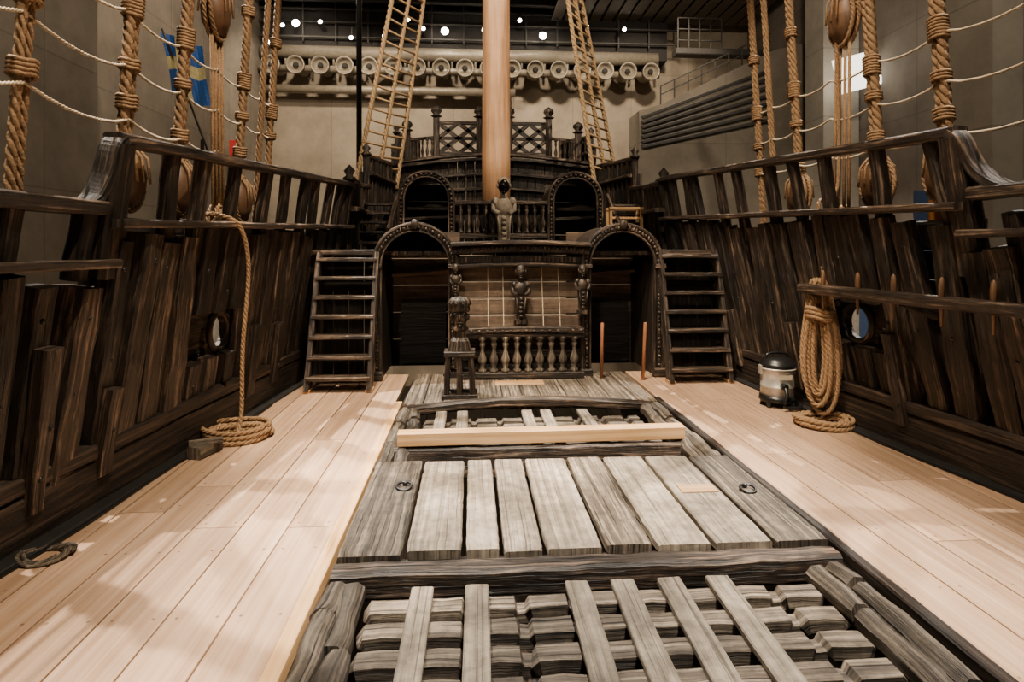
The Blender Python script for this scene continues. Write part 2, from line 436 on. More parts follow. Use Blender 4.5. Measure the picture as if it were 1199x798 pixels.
# ------------------------------------------------------------------ bulwarks
HOLES = {-1: (5.95, .90), 1: (5.5, .98)}
def rail_z(s, Y):
    if Y <= 9.3: return (2.41 if s < 0 else 2.53) + (Y - 4.1) * .048
def mid_z(s, Y): return (1.86 if s < 0 else 2.0) + (Y - 4.1) * .03
for s in (-1, 1):
    G = group('ship_bulwark')
    hy, hz = HOLES[s]
    st = MB()
    def strake(y0, y1, z, h, zf=None, off=.13, t=None):
        n = max(2, int((y1 - y0) / .4))
        pts = [(hx(s, y0 + (y1 - y0) * i / n, z, off), y0 + (y1 - y0) * i / n, z) for i in range(n + 1)]
        st.sweep(pts, rect(.06, h - .008, .008), (0, 0, 1), 0, t, .004)
    z = .0; rows = []
    while z < 1.8:
        rows.append((z, .24)); z += .24
    hl, hh = 1e9, 0
    for z, h in rows:
        lo, hi = z, z + h
        if hi > hz - .19 and lo < hz + .19:
            strake(.3, hy - .23, z + h / 2, h); strake(hy + .23, 9.3, z + h / 2, h); hl = min(hl, lo); hh = max(hh, hi)
        elif hi < 1.6: strake(.3, 9.3, z + h / 2, h)
        else: strake(4.1, 9.3, z + h / 2, h)
    st.build('planking', [M_oak], G)
    ph = MB(); nn = 32; riy = .19; riz = .155
    xs = [hx(s, hy, hz, .15), hx(s, hy, hz, .10)]
    for xq in xs:
        for i in range(nn):
            a = 2 * math.pi * (i + .5) / nn; ca, sa = math.cos(a), math.sin(a)
            ph.v.append(V((xq, hy + riy * ca, hz + riz * sa)))
            q = max(abs(ca), abs(sa)); zq = hz + (hh - hz if sa > 0 else hz - hl) * sa / q
            ph.v.append(V((xq, hy + .26 * ca / q, zq)))
    for i in range(nn):
        j = (i + 1) % nn; a0, a1 = 2 * i, 2 * j; b0, b1 = 2 * nn + 2 * i, 2 * nn + 2 * j
        for fq in ((a0, a1, a1 + 1, a0 + 1), (b0, b1, b1 + 1, b0 + 1), (a0, a1, b1, b0), (a0 + 1, a1 + 1, b1 + 1, b0 + 1)):
            ph.face(fq, [(ph.v[q].y, ph.v[q].z) for q in fq], 1.1, 0, False)
    ph.sweep([(hx(s, hy, hz, .08), hy + (riy + .02) * math.cos(a * math.pi / 14), hz + (riz + .02) * math.sin(a * math.pi / 14)) for a in range(28)], circ(.03, 6), (1, 0, 0), 0, 1.5, closed=True, sm=True)
    ph.build('round_port_frame', [M_oak2], G)
    fr = MB(); y = .55; idx = 0
    while y < 9.0:
        w = R.uniform(.14, .25); th = R.uniform(.13, .22)
        top = (1.56 if s < 0 else 1.75) if y < 4.1 else mid_z(s, y) - .03
        lean = R.uniform(-.04, .04) if s < 0 else R.uniform(-.02, .08)
        near = hy - .62 < y < hy + .26
        if near: th = .11
        def tmb(z0, z1, off=-.02, w=w, th=th):
            pts = []; n = max(3, int((z1 - z0) / .12)); a_ = R.uniform(0, 50); tp = R.uniform(-.12, .12)
            sc = []
            for i in range(n + 1):
                z = z0 + (z1 - z0) * i / n; yy = y + lean * (z - .9) + .015 * noise.noise(V((a_, z * 1.5, 0)))
                pts.append((hx(s, yy, z, off), yy, z)); sc.append(1 + tp * (i / n - .5) + .06 * noise.noise(V((z * 3, a_, 5))))
            fr.sweep(pts, rect(th, w, .014), (0, 1, 0), 0, R.uniform(.35, 1.6), .011, 5, scales=sc)
            # treenail / bolt heads
            for zz in (z0 + .18, (z0 + z1) / 2, z1 - .2):
                if z0 + .05 < zz < z1 - .05 and R.random() < .6:
                    yy = y + lean * (zz - .9) + R.uniform(-.04, .04)
                    fr.ell((hx(s, yy, zz, off - th / 2), yy, zz), (.012, .018, .018), 1, 6, 4)
        if near:
            tmb(.15, hz - R.uniform(.19, .22)); tmb(hz + R.uniform(.20, .24), top)
        else:
            tmb(.15, top + (R.uniform(-.12, 0)))
            if R.random() < .3:
                tmb(.2, R.uniform(.75, 1.25), off=-.13, w=w * .8, th=.10)
        y += w + R.uniform(.03, .13); idx += 1
    fr.build('frame_timbers', [M_oak2, M_black], G)
    ps = MB()
    y = 4.2
    while y < 9.4:
        z0 = mid_z(s, y) - .3; z1 = rail_z(s, min(y, 9.3)) - .02; ln = R.uniform(-.04, .05)
        ps.sweep([(hx(s, y, z0 + (z1 - z0) * i / 4, .02), y + ln * i * .6, z0 + (z1 - z0) * i / 4) for i in range(5)], rect(.1, R.uniform(.10, .16), .02), (0, 1, 0), 0, None, .012)
        y += R.uniform(.36, .7)
    y = .8
    while y < 4.0:
        ps.sweep([(hx(s, y, 1.5 + .13 * i, .02), y, 1.5 + .11 * i) for i in range(5)], rect(.11, .14, .02), (0, 1, 0), 0, None, .01)
        y += R.uniform(.5, .7)
    ps.build('rail_posts', [M_oak2], G)
    rl = MB()
    def railrun(y0, y1, zf, off, w, h, m=0, t=1.2, n=14):
        rl.sweep([(hx(s, y0 + (y1 - y0) * i / n, zf(y0 + (y1 - y0) * i / n), off), y0 + (y1 - y0) * i / n, zf(y0 + (y1 - y0) * i / n)) for i in range(n + 1)], rect(w, h, .014), (0, 0, 1), m, t, .008)
    railrun(4.02, 9.6, lambda Y: rail_z(s, min(Y, 9.3)), .0, .13, .08)
    railrun(4.0, 9.3, lambda Y: mid_z(s, Y), -.05, .24, .06, t=1.6)  # raised tint puts the light falling on this shelf into its colour
    nz = 1.95 if s < 0 else 2.08
    railrun(.4, 3.98, lambda Y: nz, .0, .17, .09)
    iz = 1.60 if s < 0 else 1.80
    railrun(.4, 4.0, lambda Y: iz, -.08, .24, .055, t=1.6)
    zt = rail_z(s, 4.1)
    kf = .35 if s < 0 else 1
    pts = catmull([(hx(s, 4.1, zt, 0), 4.08, zt), (hx(s, 4.05, zt - .06, 0), 4.01, zt - .07), (hx(s, 4, zt - .25, 0), 4.0 - .05 * kf, zt - .25), (hx(s, 3.9, nz + .04, 0), 3.98 - .14 * kf, nz + .07), (hx(s, 3.8, nz, 0), 3.93 - .2 * kf, nz + .01)], 5)
    rl.sweep(pts, rect(.08, .13, .014), (1, 0, 0), 0, .8, .006)
    rl.sweep([(hx(s, 4.08, z_, 0), 4.08, z_) for z_ in (1.5, 1.8, 2.1, zt - .03)], rect(.15, .19, .03), (0, 1, 0), 0, .9, .012)
    railrun(.4, 9.2, lambda Y: .15, -.05, .22, .3, m=1, t=1.1, n=24)
    railrun(.4, 9.0, lambda Y: .36, -.08, .12, .1, m=1, t=1.5, n=24)
    railrun(.4, 7.9, lambda Y: .012, -.2, .16, .024, m=2, t=1, n=24)
    rl.build('rails_and_waterway', [M_oak2, M_oak, M_tar], G)
    cb = MB()
    cb.sweep(catmull([(hx(s, 1 + i * .7, 0, -.29) + .02 * math.sin(i * 2), 1 + i * .7, .012) for i in range(9)], 5), circ(.012, 6), (0, 0, 1), 0, 1, sm=True)
    cb.build('cable_run', [M_black], G)

# pin rail with belaying pins (starboard)
pr = MB()
pr.sweep([(hx(1, y, 1.3, -.24), y, 1.3) for y in (3.0, 3.7, 4.4, 5.1, 5.75)], rect(.14, .09, .02), (0, 0, 1), 0, 1.4, .008)
for y in (3.2, 4.5, 5.6):
    xa = hx(1, y, 1.2, 0); xb = hx(1, y, 1.3, -.24)
    pr.beam((xa, y, 1.16), (xb, y, 1.27), .08, .07, m=0)
for y in (3.3, 3.75, 4.15, 4.6, 5.0, 5.45):
    x = hx(1, y, 1.3, -.24)
    pr.lathe((x, y, 1.12), [(.010, 0), (.014, .16), (.015, .21), (.021, .23), (.022, .30), (.016, .35), (.0, .37)], 8, 1, 1.1)
pr.build('belaying_pin_rail', [M_oak2, M_block])

# ------------------------------------------------------------------ stern bulkhead (lower)
def arch(mb, xc_, y, zb, zs, r, sec, m=0, t=1.0, amp=0, n=16):
    pts = [(xc_ - r, y, zb + (zs - zb) * i / 4) for i in range(4)]
    pts += [(xc_ - r * math.cos(math.pi * i / n), y, zs + r * math.sin(math.pi * i / n)) for i in range(n + 1)]
    pts += [(xc_ + r, y, zs - (zs - zb) * i / 4) for i in range(1, 5)]
    mb.sweep(pts, sec, (0, 1, 0), m, t, amp)
    return pts
BAL = [(.9, 0), (.9, .08), (.45, .12), (.75, .25), (1.0, .36), (.6, .5), (.35, .62), (.55, .72), (.7, .8), (.4, .86), (.9, .92), (.9, 1)]
def baluster(mb, x, y, z0, z1, r, m=0, t=None):
    mb.lathe((x, y, z0), [(r * a, (z1 - z0) * b) for a, b in BAL], 8, m, t)

G = group('stern_bulkhead')
ar = MB()
for xc_ in (-1.36, 1.35):
    arch(ar, xc_, 7.84, 0, 1.48, .49, rect(.10, .20, .02), 0, .7, .008)
    arch(ar, xc_, 7.76, 0, 1.48, .53, rect(.045, .08, .01), 0, 1.3)
    arch(ar, xc_, 7.76, 0, 1.48, .435, rect(.03, .06, .008), 0, 1.3)
    arch(ar, xc_, 8.5, 0.3, 1.48, .50, rect(.05, 1.2, .01), 0, .7)
    pts = arch(MB(), xc_, 7.73, .1, 1.48, .485, rect(.01, .01))
    P = resample([V(p) for p in pts], .062)
    for i, q in enumerate(P): ar.ell(q, (.024, .02, .024) if i % 2 else (.014, .016, .034), 0, 6, 4, 1.5)
    for sx in (-1, 1):      # impost blocks
        ar.beam((xc_ + sx * .49 - .07, 7.72, 1.46), (xc_ + sx * .49 + .07, 7.72, 1.46), .08, .05, m=0, tint=1.4)
        ar.beam((xc_ + sx * .49 - .08, 7.74, .06), (xc_ + sx * .49 + .08, 7.74, .06), .12, .12, m=0, tint=1.0)
    ar.ell((xc_, 7.70, 2.0), (.055, .04, .07), 0, 10, 7, 1.4)   # keystone mask
ar.build('arched_doorways', [M_oak2], G)
bk = MB()
for xc_ in (-1.36, 1.35):
    for i in range(5):
        zc = .14 + i * .40
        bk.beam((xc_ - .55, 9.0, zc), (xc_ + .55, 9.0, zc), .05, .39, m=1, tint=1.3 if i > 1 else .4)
    for sx in (-1, 1):
        bk.beam((xc_ + sx * .46, 8.4, .0), (xc_ + sx * .46, 8.4, 1.5), .05, 1.1, up=(0, 1, 0), m=0)
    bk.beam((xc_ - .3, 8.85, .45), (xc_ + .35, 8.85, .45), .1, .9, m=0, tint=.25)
    bk.beam((xc_ - .42, 8.8, 1.30), (xc_ + .42, 8.8, 1.36), .2, .05, m=1, tint=1.3)
for s in (-1, 1):
    x = 1.86
    while x < 2.9:
        bk.beam((s * (x + .1), 8.05, 0), (s * (x + .1), 8.05, 1.62), .19, .06, up=(0, 1, 0), m=0, amp=.008, seg=6, tint=R.uniform(.5, 1))
        x += .2
    bk.beam((s * 1.86, 7.95, 1.64), (s * 2.8, 7.95, 1.64), .35, .07, m=2, tint=1.4)
    bk.beam((s * 1.9, 7.92, 1.2), (s * 2.8, 7.92, 1.2), .1, .12, m=0, tint=1.2)
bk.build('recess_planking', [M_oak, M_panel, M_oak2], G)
cp = MB()
for i in range(4):
    z0 = .62 + i * .21
    y0 = 7.78 + (z0 - .62) * .32
    cp.beam((-.80, y0 + .02, z0 + .1), (.80, y0 + .02, z0 + .1), .05, .200, m=1, tint=R.uniform(.95, 1.35), seg=6, amp=.004, c=.01)
for x in (-.42, -.22, .30, .52):
    cp.sweep([(x, 7.72, .62), (x, 7.98, 1.46)], circ(.006, 5), (0, 1, 0), 2, .8)
for i in range(3):
    cp.beam((-.82, 7.95, .1 + i * .2), (.82, 7.95, .1 + i * .2), .05, .195, m=0, tint=.5)
def cornice(y, z, w, h, x=.9, t=1.5, bow=.03):
    pts = [(-x + 2 * x * i / 12, y, z + bow * math.sin(math.pi * i / 12)) for i in range(13)]
    cp.sweep(pts, rect(w, h, .015), (0, 0, 1), 0, t, .004)
cornice(7.74, 1.74, .26, .06, t=1.8); cornice(7.8, 1.66, .2, .10, t=.6); cornice(7.84, 1.52, .16, .12, t=.5); cornice(7.78, 1.45, .12, .05, t=1.2)
for i in range(30):
    f = i / 29; zb_ = .03 * math.sin(math.pi * f)
    cp.ell((-.82 + 1.64 * f, 7.69, 1.67 + zb_), (.020, .02, .035), 0, 6, 4, 1.5)
    cp.beam((-.82 + 1.64 * f, 7.755, 1.50 + zb_), (-.82 + 1.64 * f, 7.755, 1.57 + zb_), .03, .02, up=(0, 1, 0), m=0, tint=1.3)
cp.beam((-.78, 7.62, .64), (.80, 7.62, .64), .14, .07, m=0, tint=1.4, bow=.02, seg=8)
cp.beam((-.78, 7.62, .075), (.80, 7.62, .075), .14, .08, m=0, tint=1.2)
cp.beam((-.78, 7.6, .57), (.80, 7.6, .57), .05, .04, m=0, tint=1.2, bow=.02, seg=8)
for i in range(16): cp.ell((-.74 + i * .10, 7.55, .645), (.028, .015, .018), 0, 6, 4, 1.5)
for i in range(9):
    baluster(cp, -.50 + i * .148, 7.62, .11, .57, .058, 3, R.uniform(.6, 1.4))
cp.build('carved_centre_panel', [M_oak2, M_panel, M_cord, M_grey], G)
fg = MB()
bust(fg, 0.0, 7.72, .72, .80, m=0, mh=0)
bust(fg, -.84, 7.68, 1.0, .52, m=0, mh=0); bust(fg, .80, 7.66, .85, .66, m=0, mh=0)
fg.build('carved_term_figures', [M_oak2], G)

def ladder(name, xs, y0, z0, y1, z1, n, tw=.2, mats=None):
    L = MB()
    for x in xs:
        L.sweep([(x, y0 + (y1 - y0) * i / 5, z0 + (z1 - z0) * i / 5) for i in range(6)], rect(.06, .17, .01), (0, 1, 0), 0, 1.2, .005)
    for i in range(n):
        f = (i + .7) / n
        yy = y0 + (y1 - y0) * f; zz = z0 + (z1 - z0) * f
        L.beam((xs[0] - .01, yy - .02, zz), (xs[1] + .01, yy - .02, zz), tw, .045, m=0, tint=R.uniform(1.6, 2.2), amp=.004, seg=5, c=.008)
    for x in xs: L.beam((x, y0 - .06, .02 + z0), (x, y0 + .1, .02 + z0), .08, .04, m=1)
    return L.build(name, [M_oak2, M_pine])
ladder('wooden_ladder', (-2.56, -1.84), 7.15, 0, 7.75, 1.62, 7)
ladder('wooden_ladder', (1.86, 2.62), 7.35, 0, 7.80, 1.66, 7)
M_stick = wood('reddish_stick', (.2, .07, .03), (.38, .15, .07), (.5, .24, .12), rough=.5, bump=.1)
for x, l in ((1.02, .03), (1.56, .06)):
    b = MB(); b.lathe((x, 7.55, 0), [(.022, 0), (.022, .72), (.015, .74)], 8, 0, .9, axis=(l, .05, 1)); b.build('wooden_handspike', [M_stick])

# ------------------------------------------------------------------ quarterdeck, second bulkhead
G = group('quarterdeck')
q = MB()
for i in range(18):
    x = -2.7 + i * .318
    q.beam((x, 7.9, 1.63), (x, 12.1, 1.63), .31, .05, m=0, tint=R.uniform(.8, 1.2))
q.build('quarterdeck_planks', [M_oak2], G)
a2 = MB()
for xc_ in (-1.53, 1.45):
    arch(a2, xc_, 12.0, 1.66, 2.66, .50, rect(.11, .2, .02), 0, .9, .006)
    arch(a2, xc_, 11.9, 1.66, 2.66, .545, rect(.05, .1, .01), 0, 1.8)
    arch(a2, xc_, 11.9, 1.66, 2.66, .44, rect(.035, .08, .01), 0, 1.5)
    arch(a2, xc_, 12.6, 1.66, 2.66, .51, rect(.05, 1.2, .01), 0, .8)
    pts = arch(MB(), xc_, 11.86, 1.7, 2.66, .495, rect(.01, .01))
    for p_ in resample([V(p) for p in pts], .085): a2.ell(p_, (.03, .02, .03), 0, 6, 4, 1.8)
    for i in range(4): a2.beam((xc_ - .5, 13.0, 1.8 + i * .36), (xc_ + .5, 13.0, 1.8 + i * .36), .05, .35, m=0, tint=1.1)
    a2.beam((xc_ - .46, 12.5, 2.28), (xc_ + .46, 12.5, 2.34), .5, .06, m=0, tint=1.2)
for x0, x1 in ((-2.8, -2.08), (-.98, .9), (2.0, 2.8)):
    x = x0
    while x < x1 - .05:
        a2.beam((x + .1, 12.3, 1.66), (x + .1, 12.3, 2.56), .195, .06, up=(0, 1, 0), m=0, tint=R.uniform(.35, .8))
        x += .2
a2.beam((-.98, 12.25, 2.58), (.9, 12.25, 2.58), .2, .07, m=0, tint=1.2, bow=.02, seg=8)
a2.beam((-.98, 11.95, 2.60), (.9, 11.95, 2.60), .14, .08, m=0, tint=1.8)
a2.beam((-.98, 11.95, 1.93), (.9, 11.95, 1.93), .14, .1, m=0, tint=1.6)
for i in range(11):
    x = -.85 + i * .165
    if abs(x) > .14: baluster(a2, x, 11.95, 1.98, 2.57, .058, 0, 1.9)
a2.build('upper_arches_and_balustrade', [M_oak2], G)
b = MB(); bust(b, .0, 11.75, 1.68, 1.48, m=0, mh=1, w=1.05)
b.build('figure_head_bust', [M_pale, M_bronze], G)
for s in (-1, 1):
    ladder('wooden_stair', (s * 2.74, s * 2.14) if s < 0 else (2.14, 2.74), 10.7, 1.66, 11.9, 2.6, 5)
    h = MB(); h.sweep([(s * 2.1, 10.6, 2.0), (s * 2.1, 11.3, 2.35), (s * 2.1, 11.9, 2.75)], rect(.07, .09), (0, 0, 1), 0, 1.8)
    for y in (10.6, 11.2, 11.8): h.beam((s * 2.1, y, 1.66), (s * 2.1, y, 2.0 + (y - 10.6) * .55), .07, .07, up=(0, 1, 0))
    h.build('stair_handrail', [M_oak2], G)
w = MB()
for y in (11.1, 11.4):
    w.beam((1.95, y, 2.44), (2.6, y, 2.44), .09, .05, m=0, tint=.8)
    for x in (1.98, 2.57): w.beam((x, y, 1.66), (x, y, 2.44), .06, .06, up=(0, 1, 0), m=0, tint=.8)
w.beam((1.95, 11.1, 2.26), (2.6, 11.1, 2.26), .04, .04); w.build('pine_trestle', [M_pine])

# ------------------------------------------------------------------ poop and upper sides
G = group('poop_structure')
p = MB()
p.beam((-2.75, 14.4, 2.5), (2.75, 14.4, 2.5), 4.2, .08, m=0, tint=.8, c=.01)
x = -2.7
while x < 2.7:
    p.beam((x + .12, 16.5, 2.5), (x + .12, 16.5, 4.1), .235, .07, up=(0, 1, 0), m=0, tint=R.uniform(.4, .9), amp=.01, seg=4); x += .24
for z_, t, d in ((4.12, 1.7, .25), (4.0, .8, .2), (3.2, 1.3, .12), (3.6, 1.0, .1)):
    p.sweep([(-2.6 + 5.2 * i / 20, 16.35, z_ + .22 * math.sin(math.pi * i / 20) - .1) for i in range(21)], rect(d, .08), (0, 0, 1), 0, t)
def lattice(x0, x1, z0, z1, y):
    p.beam((x0, y, z1), (x1, y, z1), .08, .10, m=0, tint=1.2); p.beam((x0, y, z0), (x1, y, z0), .08, .10, m=0, tint=1.2)
    for a, b_ in (((x0, z0), (x1, z1)), ((x0, z1), (x1, z0))):
        p.beam((a[0], y, a[1]), (b_[0], y, b_[1]), .12, .06, m=0, tint=1.1, up=(0, 1, 0))
    xm = (x0 + x1) / 2
    for a, b_ in (((x0, (z0 + z1) / 2), (xm, z1)), ((xm, z1), (x1, (z0 + z1) / 2)), ((x1, (z0 + z1) / 2), (xm, z0)), ((xm, z0), (x0, (z0 + z1) / 2))):
        p.beam((a[0], y, a[1]), (b_[0], y, b_[1]), .11, .06, m=0, tint=1.1, up=(0, 1, 0))
    p.beam((x0, y, (z0 + z1) / 2), (x1, y, (z0 + z1) / 2), .06, .09, m=0, tint=1.1)
lattice(-1.55, -.45, 4.3, 5.15, 16.6); lattice(.45, 1.5, 4.3, 5.15, 16.6)
for x in (-1.6, -.42, .42, 1.52, -2.4, 2.35):
    zt = 5.3 if abs(x) < 2 else 4.9
    p.beam((x, 16.6, 4.1), (x, 16.6, zt), .17, .17, up=(0, 1, 0), m=0, tint=1.0)
    p.lathe((x, 16.6, zt), [(.1, 0), (.17, .03), (.08, .08), (.15, .16), (.13, .25), (.0, .34)], 8, 0, 1.0)
for s in (-1, 1):
    p.beam((s * 1.6, 16.6, 4.75), (s * 2.5, 16.6, 4.65), .08, .08, m=0, tint=1.6)
    for i in range(6): baluster(p, s * (1.72 + i * .13), 16.6, 4.15, 4.72, .05, 0, 1.4)
p.build('poop_bulkhead_and_rails', [M_oak2], G)
sd = MB()
for s in (-1, 1):
    def sec(y0, y1, zp0, zp1, zr0, zr1, step=.42):
        n = 6
        z = zp0
        while z < zp1 - .05:
            sd.sweep([(hx(s, y0 + (y1 - y0) * i / n, z + .13, .1), y0 + (y1 - y0) * i / n, z + .13 + (zr1 - zr0) * i / n * .5) for i in range(n + 1)], rect(.09, .25, .01), (0, 0, 1), 0, R.uniform(.5, 1.0), .008)
            z += .26
        sd.sweep([(hx(s, y0 + (y1 - y0) * i / n, zr0, 0), y0 + (y1 - y0) * i / n, zr0 + (zr1 - zr0) * i / n) for i in range(n + 1)], rect(.15, .09, .02), (0, 0, 1), 0, 1.8, .008)
        sd.sweep([(hx(s, y0 + (y1 - y0) * i / n, zr0, -.05), y0 + (y1 - y0) * i / n, zp1 + (zr1 - zr0) * i / n * .5) for i in range(n + 1)], rect(.2, .07, .02), (0, 0, 1), 0, 1.7, .008)
        y = y0 + .05
        while y < y1:
            f = (y - y0) / (y1 - y0)
            sd.sweep([(hx(s, y, z_, 0), y, z_) for z_ in (zp0, (zp0 + zr0) / 2, zr0 + (zr1 - zr0) * f)], rect(.12, .15, .02), (0, 1, 0), 0, R.uniform(.6, 1.6), .01)
            y += step
        sd.lathe((hx(s, y0, zr0, 0), y0, zr0), [(.08, 0), (.11, .04), (.05, .09), (.09, .16), (.0, .26)], 8, 0, 1.2)
    sec(9.3, 12.4, 1.5, 2.3, 2.72, 2.95)
    sec(12.2, 16.2, 2.2, 3.2, 3.55, 3.9)
    sec(16.2, 20.5, 3.2, 4.3, 4.75, 5.3)
sd.build('stern_side_planking', [M_oak2], G)

# ------------------------------------------------------------------ mast
m = MB()
m.lathe((0, 15.4, 2.5), [(.365, 0), (.365, 1.5), (.35, 5), (.33, 10.2)], 40, 0, 1.05)
m.build('wooden_mast', [M_mast])

for s, xb, xt in ((-1, -2.98, -1.9), (1, 2.82, 1.7)):
    r = MB()
    zb, ztp = 3.2, 9.6
    def P(u, z):
        f = (z - zb) / (ztp - zb)
        return V((xb + (xt - xb) * f + u * (.42 - .16 * f), 15.0 + u * .5, z))
    for u in (-1, 0, 1):
        rope(r, [P(u, zb), P(u, ztp)], .055, pitch=.4, tint=1.1)
    z = zb + .5
    while z < ztp - .2:
        r.sweep([P(-1.1, z), P(0, z - .02), P(1.1, z)], circ(.032, 6), (0, 1, 0), 0, 1.2, sm=True); z += .27
    r.build('shroud_with_ratlines', [M_ropel])

# ------------------------------------------------------------------ side rigging
def deadeye(mb, c_, w, h, ms=(1, 0)):
    """teardrop wooden block with rope strop around it"""
    x, y, z = c_
    prof = [(.0, -.5), (.55, -.44), (.9, -.25), (1, 0), (.85, .22), (.55, .4), (.2, .5), (0, .52)]
    st = len(mb.v); n = 14
    for (a, b_) in prof:
        for j in range(n):
            an = 2 * math.pi * j / n
            mb.v.append(V((x + .75 * w * .5 * a * math.cos(an), y + w * .5 * a * math.sin(an), z + h * b_)))
    for i in range(len(prof) - 1):
        for j in range(n):
            j2 = (j + 1) % n
            mb.face((st + i * n + j, st + i * n + j2, st + (i + 1) * n + j2, st + (i + 1) * n + j), [(i * .1, j * .1)] * 4, 1, ms[0], True)
    for o_ in (-.03, .03):
        loop = [V((x + o_, y + w * .56 * math.cos(a) * (1 - .25 * max(0, math.sin(a))), z + h * .54 * math.sin(a))) for a in [i * math.pi / 12 for i in range(25)]]
        rope(mb, loop, .022, up=(1, 0, 0), m=ms[1])
    for dy in (-.25, .0, .26):
        for sx in (-1, 1):
            mb.sweep([(x + sx * w * .37, y + dy * w, z - h * .1), (x + sx * w * .33, y + dy * w * .9, z + h * .3), (x, y + dy * w * .5, z + h * .62)], circ(.011, 5), (0, 1, 0), ms[1], .9, sm=True)
def wraps(mb, a, b_, z, h, r):
    n = int(h / .026)
    for i in range(n):
        zz = z + i * .026
        p_ = a.lerp(b_, (zz - a.z) / (b_.z - a.z))
        mb.sweep([p_ + V((r * math.cos(t * math.pi / 5), r * 1.3 * math.sin(t * math.pi / 5), .006 * math.cos(t))) for t in range(10)], circ(.014, 5), (0, 0, 1), 0, R.uniform(.7, 1.1), closed=True, sm=True)
for s in (-1, 1):
    for (y, r_, wr, de) in ((3.53, .03, 1, 0), (4.55, .042, 1, 1), (5.36, .042, 1, 1), (6.7, .038, 1, 1), (7.28, .028, 0, 0), (7.62, .034, 1, 0)):
        mb = MB(); x0 = s * 3.22
        a = V((x0, y, 1.7)); b_ = V((x0 - s * .25, y + .1, 6.5))
        dd = .034
        rope(mb, [a + V((0, -dd, 0)), b_ + V((0, -dd * .8, 0))], r_, pitch=.24)
        rope(mb, [a + V((s * .01, dd, 0)), b_ + V((0, dd * .8, 0))], r_, pitch=.24, tint=.8)
        if wr:
            for z_, h_ in ((2.66, .12), (3.05, .08), (3.38, .2), (4.2, .12)):
                wraps(mb, a, b_, z_ + R.uniform(-.08, .08), h_, .06)
        if de:
            deadeye(mb, (x0 - s * .06, y, 2.22 + (.10 if s > 0 else 0)), .34, .46)
        mb.build('shroud_rope', [M_rope, M_block, M_tar])
    mb = MB(); y = 6.07 if s < 0 else 5.85
    x0 = s * 3.15
    deadeye(mb, (x0, y, 4.05), .36, .55)
    for dy in (-.1, -.03, .05, .12):
        mb.sweep([(x0, y + dy, 3.95), (x0 - s * .02, y + dy * 1.1, 1.9)], circ(.018, 6), (0, 1, 0), 0, R.uniform(.8, 1.2), sm=True)
    rope(mb, [(x0, y, 4.2), (x0, y, 6.5)], .035)
    deadeye(mb, (x0, y, 1.95), .2, .3)
    mb.build('pulley_block_tackle', [M_rope, M_block, M_tar])
    mb = MB()
    ys = [.8, 2.2, 3.53, 4.55, 5.36, 6.07, 6.7, 7.3, 7.62]
    for zl in (2.62, 3.02, 3.42):
        pts = []
        for a_, b2 in zip(ys[:-1], ys[1:]):
            for i in range(6):
                f = i / 6; pts.append(V((s * 3.14, a_ + (b2 - a_) * f, zl + .04 * (a_ - 3) * .3 - .07 * (b2 - a_) * 4 * f * (1 - f))))
        rope(mb, pts, .011, up=(1, 0, 0), pitch=.09)
    mb.build('sagging_hand_line', [M_cord])

def coil(mb, cx, cy, r0, turns, r, z0=.03):
    pts = []
    for i in range(int(turns * 20)):
        a = i / 20 * 2 * math.pi; rr = r0 * (1 - .10 * ((i / 20) % 4)) * (1 + .07 * math.sin(a * 1.3 + i * .05))
        pts.append(V((cx + rr * math.cos(a), cy + rr * .85 * math.sin(a), z0 + r * 1.1 * int(i / 80) * 1.6 + .01 * math.sin(a * 2 + 1))))
    rope(mb, pts, r, up=(0, 0, 1))
rp = MB()
hang = catmull([(-2.98, 5.35, 1.98), (-2.85, 5.4, 1.99), (-2.70, 5.5, 1.88), (-2.66, 5.58, 1.5), (-2.70, 5.55, .8), (-2.70, 5.5, .15), (-2.72, 5.3, .04), (-2.9, 5.2, .03)], 8)
rope(rp, hang, .020, up=(0, 1, .1))
coil(rp, -2.74, 5.5, .30, 9, .022)
rp.build('coiled_rope', [M_rope])
wb = MB()
wb.beam((-2.86, 4.95, .05), (-2.78, 5.2, .05), .12, .10, amp=.01, seg=4); wb.beam((-2.93, 5.02, .11), (-2.70, 5.12, .11), .05, .04)
wb.build('wooden_cleat', [M_grey])
rp = MB(); coil(rp, -2.98, 3.45, .14, 4, .010, .018); rp.build('cable_coil', [M_grey])

# starboard hanging coil
rp = MB()
hx0, hy0 = 2.76, 5.62
hd = V((-.62, .55, 0)).normalized()
for i in range(11):
    wdt = .06 + .010 * i + R.uniform(-.01, .01); top = 1.40 - R.uniform(0, .03); bot = .06 + R.uniform(0, .3)
    ox = V((R.uniform(-.05, .05), R.uniform(-.05, .05), 0))
    pts = []
    for k_ in range(29):
        a = 2 * math.pi * k_ / 28; sn, cs = math.sin(a), math.cos(a)
        ww = wdt * (.75 - .35 * cs)
        pts.append(V((hx0, hy0, (top + bot) / 2 + (top - bot) / 2 * cs)) + ox + hd * (ww * sn * 1.2))
    rope(rp, pts, .022, up=V((.55, .62, 0)), tint=R.uniform(.75, 1.15))
for z_ in (1.02, 1.06, 1.10):
    rp.sweep([V((hx0, hy0, z_)) + V((.12 * math.cos(t * math.pi / 6), .12 * math.sin(t * math.pi / 6), .02 * math.cos(t))) for t in range(12)], circ(.022, 6), closed=True, sm=True)
coil(rp, 2.72, 5.5, .27, 7, .022)
rope(rp, catmull([(2.82, 5.66, 1.38), (2.80, 5.68, 1.8), (2.80, 5.7, 2.15), (2.98, 5.8, 2.2), (3.1, 5.85, 2.5), (3.1, 5.9, 4.0)], 5), .018)
rp.build('hanging_rope_coil', [M_rope])

